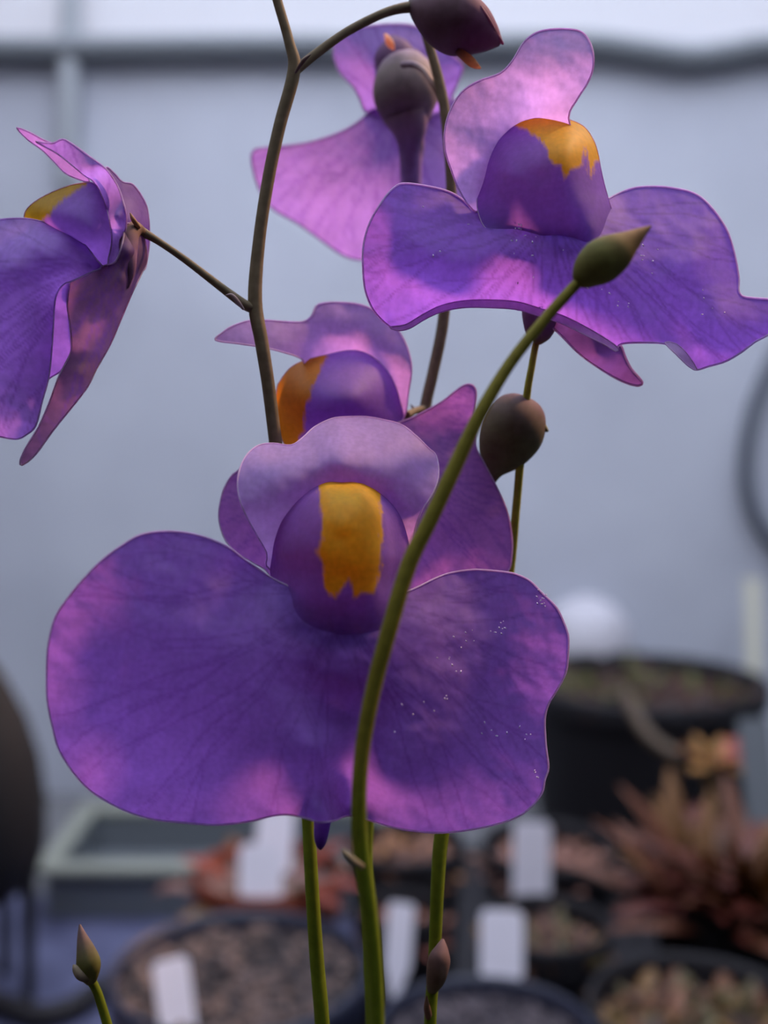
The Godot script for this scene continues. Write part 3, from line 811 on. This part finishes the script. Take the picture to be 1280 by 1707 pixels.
	palate([[797, 354], [795, 322], [795, 290], [803, 257], [822, 230], [849, 209], [881, 199], [913, 196], [946, 199], [973, 211], [989, 233], [997, 257], [1002, 284], [1010, 317], [1021, 354], [1030, 385], [1000, 420], [940, 420], [870, 400], [815, 385]], [[797, 354, 120], [795, 290, 121.5], [803, 257, 121.5], [849, 209, 121.5], [913, 196, 121], [973, 211, 120.5], [997, 257, 120], [1010, 317, 120], [1030, 385, 120.5], [1000, 420, 116.6], [940, 420, 116.1], [870, 400, 116.6], [815, 385, 118.4], [900, 290, 114.5], [950, 280, 114.2], [850, 290, 116.5], [900, 240, 116.2], [950, 235, 115.8], [900, 350, 115.1], [970, 340, 115.1], [990, 380, 116], [910, 385, 115.5], [955, 390, 115.5], [830, 340, 118]], f, 2.2, [[845, 195], [960, 185], [1010, 230], [1010, 285], [1000, 268], [993, 268], [985, 300], [980, 275], [976, 245], [972, 272], [962, 280], [950, 282], [942, 300], [936, 275], [925, 275], [915, 262], [913, 250], [897, 230], [876, 216], [855, 208]], 1.0)
	specks(f, [[868, 378, 9, 5], [875, 410, 6, 12], [960, 470, 6, 40], [1075, 430, 7, 16], [1030, 500, 5, 14], [760, 450, 6, 60], [1180, 500, 5, 24], [900, 515, 4, 20]], 9, deep)

func scape_bud() -> void:
	var path := [[964, 470, 104, 9], [940, 496, 103.5, 9.5], [905, 536, 103, 9.5], [850, 606, 102, 10], [800, 690, 101, 11.5], [755, 785, 100.5, 13], [720, 860, 100, 13.5], [682, 940, 99.5, 14], [650, 1045, 99, 14], [622, 1150, 99, 13.5], [604, 1250, 99, 13], [598, 1340, 99, 13], [602, 1420, 99.5, 14], [614, 1510, 100, 14], [623, 1600, 100.5, 13.5], [628, 1707, 101, 13]]
	var tail := rooted(628, 1707, 101)
	var o := thing("flower_scape", "thick olive stalk crossing in front, ending in a closed green bud", "flower stalk", tail[-1], "flower stalks of the purple plant")
	var tints := []
	for q in path:
		tints.append(Color(0.23, 0.20, 0.026).lerp(GREEN, clampf((q[1] - 1250.0) / 150.0, 0.0, 1.0)))
	tints.append(GREEN)
	put("stem", stalk(path, tints, o.position, 14, tail), mats["stem"], o)
	var b := Color(0.20, 0.19, 0.055)
	put("bud", stalk([[962, 474, 104, 9], [968, 467, 104, 20], [982, 452, 104, 33], [1002, 436, 104, 40], [1026, 420, 104, 35], [1048, 404, 104, 22], [1068, 389, 104, 11], [1085, 377, 104, 2]], [Color(0.17, 0.15, 0.03), b, b, b, Color(0.17, 0.13, 0.04), Color(0.24, 0.15, 0.06), Color(0.28, 0.16, 0.08)], o.position, 20, [], 2, 0.07), mats["stem"], o, "closed green and brown bud")
	put("bract", stalk([[604, 1445, 97.5, 5], [590, 1436, 96.8, 6], [578, 1424, 96.6, 5], [570, 1415, 96.8, 1]], [Color(0.22, 0.17, 0.10), Color(0.28, 0.24, 0.16)], o.position, 8), mats["stem"], o)

func scape_small() -> void:
	var path := [[150, 1632, 122, 9], [158, 1645, 122, 8], [166, 1665, 122, 8], [182, 1720, 122, 8.5], [188, 1760, 122, 8.5]]
	var p := at(188, 1760, 0.122)
	var tail := []
	for t in [0.08, 0.2, 0.4, 0.7, 1.0]:
		tail.append(p.lerp(Vector3(-0.022, SOIL_Y - 0.004, p.z), t))
	var o := thing("flower_scape", "short stalk with a small pointed green bud near the gravel pot", "flower stalk", tail[-1], "flower stalks of the purple plant")
	put("stem", stalk(path, [GREEN], o.position, 8, tail), mats["stem"], o)
	put("bud", stalk([[152, 1638, 122, 8], [149, 1622, 121.8, 17], [148, 1604, 121.7, 20], [143, 1582, 121.8, 15], [137, 1560, 122, 8], [133, 1541, 122.2, 1.5]], [Color(0.16, 0.13, 0.06), Color(0.20, 0.19, 0.05), Color(0.17, 0.17, 0.05), Color(0.18, 0.15, 0.09), Color(0.22, 0.15, 0.14), Color(0.26, 0.18, 0.18)], o.position, 14, [], 3, 0.06), mats["stem"], o, "small pointed green bud")
	put("bract", stalk([[146, 1634, 121, 5], [134, 1626, 120.6, 8], [126, 1614, 120.8, 6], [122, 1608, 121, 1]], [Color(0.16, 0.13, 0.07), Color(0.25, 0.2, 0.14)], o.position, 8), mats["stem"], o)

# ------------------------------------------------------------------ bench
const RIM_Y := 1.0

func pot(called: String, label: String, x: float, y: float, half_width: float, rim_y: float, m: String, filling: Color) -> Node3D:
	var c := on_height(x, y, rim_y)
	var r := half_width / FOCAL * depth_of(c)
	var o := thing(called, label, "pot", Vector3(c.x, BENCH, c.z), "pots on the bench")
	var h := rim_y - BENCH
	put("body", lathe([[0.0, 0.0], [r * 0.78, 0.0], [r * 0.8, 0.003, 1], [r * 0.93, h - 0.016], [r * 0.93, h - 0.0155, 1], [r * 0.985, h - 0.014], [r, h - 0.003], [r * 0.985, h], [r * 0.955, h], [r * 0.94, h - 0.004], [r * 0.9, h - 0.03]], 44), mats[m], o)
	var st := SurfaceTool.new()
	st.begin(Mesh.PRIMITIVE_TRIANGLES)
	var rings := 9
	var sides := 30
	var pt := func(i: int, k: int) -> Vector3:
		var rr := r * 0.925 * i / rings
		var u := TAU * (k % sides) / sides
		var q := Vector3(cos(u) * rr, 0, sin(u) * rr)
		q.y = h - 0.012 + 0.004 * (1.0 - float(i) / rings) + 0.004 * grain.get_noise_2d((q.x + c.x) * 4000.0, (q.z + c.z) * 4000.0)
		return q
	for i in rings:
		for k in sides:
			var q := [pt.call(i, k), pt.call(i + 1, k), pt.call(i + 1, k + 1), pt.call(i, k + 1)]
			for e in ([0, 1, 2, 0, 2, 3] if i else [0, 1, 2]):
				st.set_color(filling)
				st.add_vertex(q[e])
	st.index()
	st.generate_normals()
	put("soil", st.commit(), mats["pebble"], o)
	o.set_meta("radius", r)
	return o

func gravel(o: Node3D, count: int, tones: Array, size: float, seed_no: int, rim_y: float) -> void:
	var rng := RandomNumberGenerator.new()
	rng.seed = seed_no
	var r: float = o.get_meta("radius")
	var stone := SphereMesh.new()
	stone.radius = 1.0
	stone.height = 2.0
	stone.radial_segments = 7
	stone.rings = 4
	var mm := MultiMesh.new()
	mm.transform_format = MultiMesh.TRANSFORM_3D
	mm.use_colors = true
	mm.mesh = stone
	mm.instance_count = count
	for i in count:
		var rr := r * 0.90 * sqrt(rng.randf())
		var u := rng.randf() * TAU
		var s := size * rng.randf_range(0.5, 1.3)
		var b := Basis.from_euler(Vector3(rng.randf() * TAU, rng.randf() * TAU, 0)) * Basis.from_scale(Vector3(s, s * rng.randf_range(0.5, 0.9), s * rng.randf_range(0.6, 1.0)))
		mm.set_instance_transform(i, Transform3D(b, Vector3(cos(u) * rr, rim_y - BENCH - 0.009 + rng.randf() * 0.003, sin(u) * rr)))
		var t: Color = tones[rng.randi() % tones.size()]
		mm.set_instance_color(i, t * rng.randf_range(0.75, 1.2))
	var g := MultiMeshInstance3D.new()
	g.name = "gravel"
	g.multimesh = mm
	g.material_override = mats["pebble"]
	g.set_meta("kind", "stuff")
	o.add_child(g, true)

func leaf(length: float, width: float, bend: float, tint: Color, tip: Color, cup := 0.3) -> ArrayMesh:
	var verts := PackedVector3Array()
	var cols := PackedColorArray()
	var index := PackedInt32Array()
	var n := 9
	for i in n + 1:
		var t := float(i) / n
		var a := bend * t
		var y := length * (sin(a) / bend if absf(bend) > 0.01 else t)
		var z := length * ((1.0 - cos(a)) / bend if absf(bend) > 0.01 else 0.0)
		var w := width * sin(PI * clampf(t * 0.92 + 0.06, 0.0, 1.0)) ** 0.8
		for k in 5:
			var s := k / 2.0 - 1.0
			verts.append(Vector3(s * w * 0.5, y, z + cup * w * s * s))
			cols.append(tint.lerp(tip, t))
	for i in n:
		for k in 4:
			var a := i * 5 + k
			index.append_array(PackedInt32Array([a, a + 5, a + 1, a + 1, a + 5, a + 6]))
	var normals := PackedVector3Array()
	normals.resize(verts.size())
	for k in range(0, index.size(), 3):
		var q := (verts[index[k + 2]] - verts[index[k]]).cross(verts[index[k + 1]] - verts[index[k]])
		for e in 3:
			normals[index[k + e]] += q
	for i in normals.size():
		normals[i] = normals[i].normalized()
	return commit(verts, normals, cols, index)

func rosette(o: Node3D, centre: Vector3, count: int, spread: float, shapes: Array, seed_no: int, flat := 0.5, wild := 0.0) -> void:
	var rng := RandomNumberGenerator.new()
	rng.seed = seed_no
	for i in count:
		var u := rng.randf() * TAU
		var rr := spread * sqrt(rng.randf())
		var tilt := lerpf(0.1, flat, rng.randf()) * (0.4 + 0.6 * rr / maxf(spread, 1e-5))
		var m := put("leaf", shapes[i % shapes.size()], mats["plant"], o)
		var b := Basis(Vector3.UP, u + wild * rng.randf_range(-1.6, 1.6)) * Basis(Vector3.RIGHT, tilt * (1.0 + wild * rng.randf_range(-0.5, 0.6)))
		m.transform = Transform3D(b.scaled(Vector3.ONE * rng.randf_range(0.7, 1.15)), centre + Vector3(sin(u) * rr, 0, cos(u) * rr))

func moss(o: Node3D, count: int, tones: Array, seed_no: int, rim_y: float, size: float) -> void:
	var rng := RandomNumberGenerator.new()
	rng.seed = seed_no
	var r: float = o.get_meta("radius")
	var tuft := leaf(1.0, 0.45, 0.9, Color.WHITE, Color.WHITE)
	var mm := MultiMesh.new()
	mm.transform_format = MultiMesh.TRANSFORM_3D
	mm.use_colors = true
	mm.mesh = tuft
	mm.instance_count = count
	for i in count:
		var rr := r * 0.86 * sqrt(rng.randf())
		var u := rng.randf() * TAU
		var s := size * rng.randf_range(0.6, 1.4)
		mm.set_instance_transform(i, Transform3D((Basis(Vector3.UP, rng.randf() * TAU) * Basis(Vector3.RIGHT, rng.randf_range(0.2, 1.4))).scaled(Vector3.ONE * s), Vector3(cos(u) * rr, rim_y - BENCH - 0.013, sin(u) * rr)))
		var patch := int(floor((grain.get_noise_2d(cos(u) * rr * 9000.0 + seed_no * 50.0, sin(u) * rr * 9000.0) + 0.5) * tones.size() * 0.999))
		mm.set_instance_color(i, tones[clampi(patch, 0, tones.size() - 1)] * rng.randf_range(0.7, 1.25))
	var g := MultiMeshInstance3D.new()
	g.name = "moss"
	g.multimesh = mm
	g.material_override = mats["plant"]
	g.set_meta("kind", "stuff")
	o.add_child(g, true)

func tag_label(label: String, x: float, bottom: float, width: float, height: float, base_y: float, lean := 0.0, turn := 0.0, m := "white plastic", back := -0.34) -> void:
	var p := on_height(x, bottom, base_y)
	var d := depth_of(p)
	var w := width / FOCAL * d
	var h := height / FOCAL * d
	var o := thing("plant_label", label, "plant label", p, "plastic plant labels in the pots")
	var outline := PackedVector2Array([Vector2(-w / 2, h - w * 0.12), Vector2(-w * 0.38, h), Vector2(w * 0.38, h), Vector2(w / 2, h - w * 0.12), Vector2(w / 2, 0.0), Vector2(w * 0.1, -0.012), Vector2(-w * 0.1, -0.012), Vector2(-w / 2, 0.0)])
	var st := SurfaceTool.new()
	st.begin(Mesh.PRIMITIVE_TRIANGLES)
	st.set_smooth_group(-1)
	var t := 0.0005
	for k in range(1, outline.size() - 1):
		for e in [0, k, k + 1]:
			st.add_vertex(Vector3(outline[e].x, outline[e].y, t))
		for e in [0, k + 1, k]:
			st.add_vertex(Vector3(outline[e].x, outline[e].y, -t))
	for k in outline.size():
		var a := outline[k]
		var b := outline[(k + 1) % outline.size()]
		for v in [Vector3(a.x, a.y, t), Vector3(a.x, a.y, -t), Vector3(b.x, b.y, -t), Vector3(a.x, a.y, t), Vector3(b.x, b.y, -t), Vector3(b.x, b.y, t)]:
			st.add_vertex(v)
	st.generate_normals()
	var o2 := put("label_blade", st.commit(), mats[m], o)
	o2.rotation = Vector3(back, turn, lean)

func bench_things() -> void:
	var grit := [lin(108, 90, 84), lin(84, 70, 66), lin(58, 50, 50), lin(124, 102, 92), lin(32, 29, 33), lin(38, 34, 40), lin(132, 106, 92)]
	var grey := [lin(92, 82, 86), lin(74, 66, 72), lin(108, 96, 98), lin(58, 52, 60)]
	var g1 := pot("plant_pot", "round dark pot filled with mottled brown gravel, standing nearest the grey tray", 400, 1610, 218, RIM_Y, "blue black plastic", lin(70, 60, 58))
	gravel(g1, 1100, grit, 0.0031, 71, RIM_Y)
	var g2 := pot("plant_pot", "pot of fine grey grit at the bottom behind the green stalks", 810, 1716, 188, RIM_Y, "blue black plastic", lin(64, 56, 60))
	gravel(g2, 1300, grey, 0.0021, 72, RIM_Y)
	var rust := [lin(124, 90, 48), lin(98, 62, 38), lin(80, 68, 32), lin(128, 86, 64), lin(66, 34, 26)]
	var p3 := pot("plant_pot", "small black pot of ochre moss right of the white label", 910, 1535, 108, RIM_Y, "black plastic", lin(70, 46, 30))
	moss(p3, 260, rust, 73, RIM_Y, 0.010)
	var p4 := pot("plant_pot", "large black-rimmed pot of ochre moss in the lower right corner", 1165, 1672, 184, RIM_Y, "black plastic", lin(60, 42, 30))
	moss(p4, 420, rust, 74, RIM_Y, 0.012)
	var pink := [lin(150, 104, 92), lin(120, 80, 60), lin(170, 124, 110), lin(100, 60, 46)]
	var p5 := pot("plant_pot", "black pot of pinkish moss standing before the big black tub", 915, 1405, 112, RIM_Y, "black plastic", lin(70, 42, 34))
	moss(p5, 260, pink, 75, RIM_Y, 0.011)
	var p7 := pot("plant_pot", "black pot of tan moss half hidden below the front blossom", 675, 1400, 98, RIM_Y, "black plastic", lin(80, 52, 38))
	moss(p7, 260, [lin(160, 112, 72), lin(140, 96, 74), lin(90, 50, 40)], 76, RIM_Y, 0.011)
	var p10 := pot("plant_pot", "black pot of dark red seedlings between gravel and grit", 665, 1509, 74, RIM_Y - 0.01, "black plastic", lin(60, 30, 28))
	moss(p10, 200, [lin(110, 56, 44), lin(70, 30, 32), lin(130, 80, 60)], 77, RIM_Y - 0.01, 0.010)
	var p9 := pot("plant_pot", "red clay pot of pale grit and small leaves behind the gravel pot", 448, 1446, 124, RIM_Y, "terracotta", lin(150, 122, 110))
	var redleaf := [leaf(0.036, 0.010, 1.6, lin(112, 40, 24), lin(128, 48, 30)), leaf(0.030, 0.010, 1.9, lin(128, 84, 84), lin(116, 66, 64)), leaf(0.028, 0.010, 1.1, lin(84, 84, 30), lin(104, 68, 44)), leaf(0.032, 0.010, 2.2, lin(128, 98, 88), lin(100, 70, 64))]
	rosette(p9, Vector3(-0.006, 0.085, 0), 26, 0.020, redleaf, 81, 1.0)
	gravel(p9, 420, [lin(150, 122, 112), lin(128, 100, 90), lin(168, 140, 128)], 0.0026, 84, RIM_Y)
	# the big tub with a drooping stalk
	var rim6 := EYE.y - 0.176
	var p6 := pot("plant_tub", "big black tub at the back with brown soil and green moss", 1072, 1129, 204, rim6, "black plastic", lin(66, 38, 28))
	moss(p6, 220, [lin(78, 46, 30), lin(84, 84, 34), lin(60, 34, 26)], 78, rim6, 0.014)
	# the red plant clump
	var p8 := pot("plant_pot", "black pot crowded with red-brown pitcher leaves at right", 1206, 1476, 116, RIM_Y, "black plastic", lin(60, 34, 28))
	var brick := [leaf(0.058, 0.010, 0.9, lin(76, 40, 28), lin(116, 68, 44)), leaf(0.046, 0.011, 1.3, lin(64, 30, 24), lin(100, 46, 34)), leaf(0.052, 0.010, 0.6, lin(80, 54, 30), lin(126, 86, 46)), leaf(0.038, 0.011, 1.6, lin(90, 50, 38), lin(112, 68, 56)), leaf(0.044, 0.010, 1.1, lin(56, 48, 26), lin(100, 54, 34)), leaf(0.050, 0.009, 1.4, lin(72, 24, 20), lin(92, 36, 28))]
	rosette(p8, Vector3(0.004, 0.086, 0), 140, 0.028, brick, 82, 0.75, 1.0)
	var s := on_height(1195, 1490, RIM_Y)
	var arc := []
	for q in [[1190, 1380, 0.62], [1188, 1300, 0.62], [1165, 1262, 0.62], [1120, 1255, 0.63], [1078, 1222, 0.64], [1050, 1172, 0.66], [1040, 1150, 0.68]]:
		arc.append(at(q[0], q[1], q[2]))
	put("stalk", tube(arc, [0.004, 0.0045, 0.0045, 0.004, 0.004, 0.004, 0.003], [lin(120, 100, 56), lin(120, 92, 60), lin(90, 74, 56)], p8.global_position, 8), mats["plant"], p8)
	rosette(p8, at(1185, 1275, 0.61) - p8.global_position, 12, 0.006, [leaf(0.022, 0.010, 1.0, lin(150, 110, 56), lin(170, 120, 60)), leaf(0.020, 0.010, 1.4, lin(160, 84, 70), lin(150, 70, 60))], 83, 1.4)
	# labels
	tag_label("white label stuck in the back of the gravel pot", 434, 1518, 72, 108, RIM_Y - 0.006, 0.02)
	tag_label("white label behind the gravel pot's own, among the red leaves", 452, 1455, 62, 106, RIM_Y - 0.006, -0.08)
	tag_label("tall greyish white label in the pot of pinkish moss", 885, 1512, 62, 140, RIM_Y - 0.01, -0.02, 0.0, "white plastic", -0.15)
	tag_label("bright white label at the edge of the grey grit", 836, 1622, 72, 100, RIM_Y - 0.006, -0.03)
	tag_label("pale blue-grey label standing at the front of the gravel pot", 298, 1720, 62, 116, RIM_Y - 0.006, 0.01, 0.5)
	tag_label("dim white label beside the green stalk left of the grit", 662, 1610, 46, 100, RIM_Y - 0.01, 0.05, -0.4)
	tag_label("pale label leaning in the right of the big tub", 1258, 1160, 26, 200, RIM_Y - 0.008, -0.06, 0.0, "cream plastic")
	tag_label("bluish white label at the right edge among red leaves", 1274, 1370, 56, 170, RIM_Y - 0.006, 0.03, 0.0, "tray plastic")
	# grey tray
	var f1 := on_height(78, 1532, BENCH)
	var tray := thing("tray", "shallow pale grey plastic tray on the bench at left", "tray", Vector3(f1.x + 0.10, BENCH, f1.z - 0.05))
	for q in [[Vector3(0.20, 0.004, 0.095), Vector3(0, 0.002, 0)], [Vector3(0.20, 0.030, 0.004), Vector3(0, 0.015, 0.047)], [Vector3(0.20, 0.030, 0.004), Vector3(0, 0.015, -0.047)], [Vector3(0.004, 0.030, 0.09), Vector3(-0.098, 0.015, 0)], [Vector3(0.004, 0.030, 0.09), Vector3(0.098, 0.015, 0)]]:
		var w := put("tray_side" if q[0].y > 0.01 else "tray_bottom", slab(q[0], 0.001), mats["tray plastic"], tray)
		w.position = q[1]
	for q in [[Vector3(0.212, 0.007, 0.012), Vector3(0, 0.031, 0.050)], [Vector3(0.212, 0.007, 0.012), Vector3(0, 0.031, -0.050)], [Vector3(0.012, 0.007, 0.09), Vector3(-0.100, 0.031, 0)], [Vector3(0.012, 0.007, 0.09), Vector3(0.100, 0.031, 0)]]:
		var w := put("rim", slab(q[0], 0.002), mats["tray rim"], tray)
		w.position = q[1]
	# white jug behind the tub
	var wd := EYE + (at(985, 1050, 1.0) - EYE) * 0.85
	var jug := thing("white_jug", "white plastic jug with a rounded shoulder behind the big black tub", "jug", Vector3(wd.x, BENCH, WALL_Z + 0.042))
	var top := 0.158
	put("jug_body", lathe([[0.0, 0.0], [0.033, 0.0], [0.035, 0.004], [0.036, top * 0.6], [0.035, top * 0.80], [0.031, top * 0.90], [0.022, top * 0.97], [0.012, top], [0.0, top]], 32), mats["jug plastic"], jug)
	put("cap", lathe([[0.011, top - 0.003], [0.011, top + 0.001], [0.009, top + 0.002], [0.0, top + 0.002]], 20), mats["jug plastic"], jug)
	# black planter on legs at the left edge
	var bl := on_height(-24, 1660, BENCH)
	var dpt := depth_of(bl)
	var u := dpt / FOCAL
	var planter := thing("black_planter", "rounded black planter on thin legs at the left edge", "planter", bl)
	put("body", lathe([[0.0, 175 * u], [60 * u, 178 * u], [88 * u, 200 * u], [104 * u, 260 * u], [106 * u, 330 * u], [98 * u, 400 * u], [78 * u, 470 * u], [50 * u, 530 * u], [34 * u, 560 * u], [28 * u, 556 * u], [30 * u, 540 * u]], 32), mats["planter black"], planter)
	for k in 4:
		var a := TAU * k / 4.0 + 0.12
		var dir := Vector3(cos(a), 0, sin(a))
		put("leg", tube([planter.position + dir * 80 * u + Vector3(0, 200 * u, 0), planter.position + dir * 78 * u + Vector3(0, 100 * u, 0), planter.position + dir * 76 * u], [13 * u, 11 * u, 10 * u], [Color.WHITE], planter.position, 8), mats["planter black"], planter)
	# black hose on the bench and a cable on the wall
	var hs := []
	for q in [[-120, 1690], [-20, 1672], [60, 1692], [120, 1680], [165, 1650], [205, 1622]]:
		hs.append(on_height(q[0], q[1], BENCH + 0.006))
	var hose := thing("hose", "black hose lying on the blue sheet beside the gravel pot", "hose", hs[0] - Vector3(0, 0.006, 0))
	put("hose_tube", tube(hs, [0.006, 0.006, 0.006, 0.006, 0.006, 0.006], [Color.WHITE], hose.position, 8), mats["black plastic"], hose)
	var cb := []
	for q in [[1330, 520], [1285, 610], [1254, 690], [1243, 780], [1256, 850], [1300, 915], [1360, 950]]:
		cb.append(on_wall(q[0], q[1], WALL_Z))
	var cable := thing("cable", "grey cable looping down the back wall at right", "cable", cb[0])
	put("cable_cord", tube(cb, [0.0055, 0.0055, 0.0055, 0.0055, 0.0055, 0.0055, 0.0055], [Color.WHITE], cable.position, 8), mats["cable"], cable)
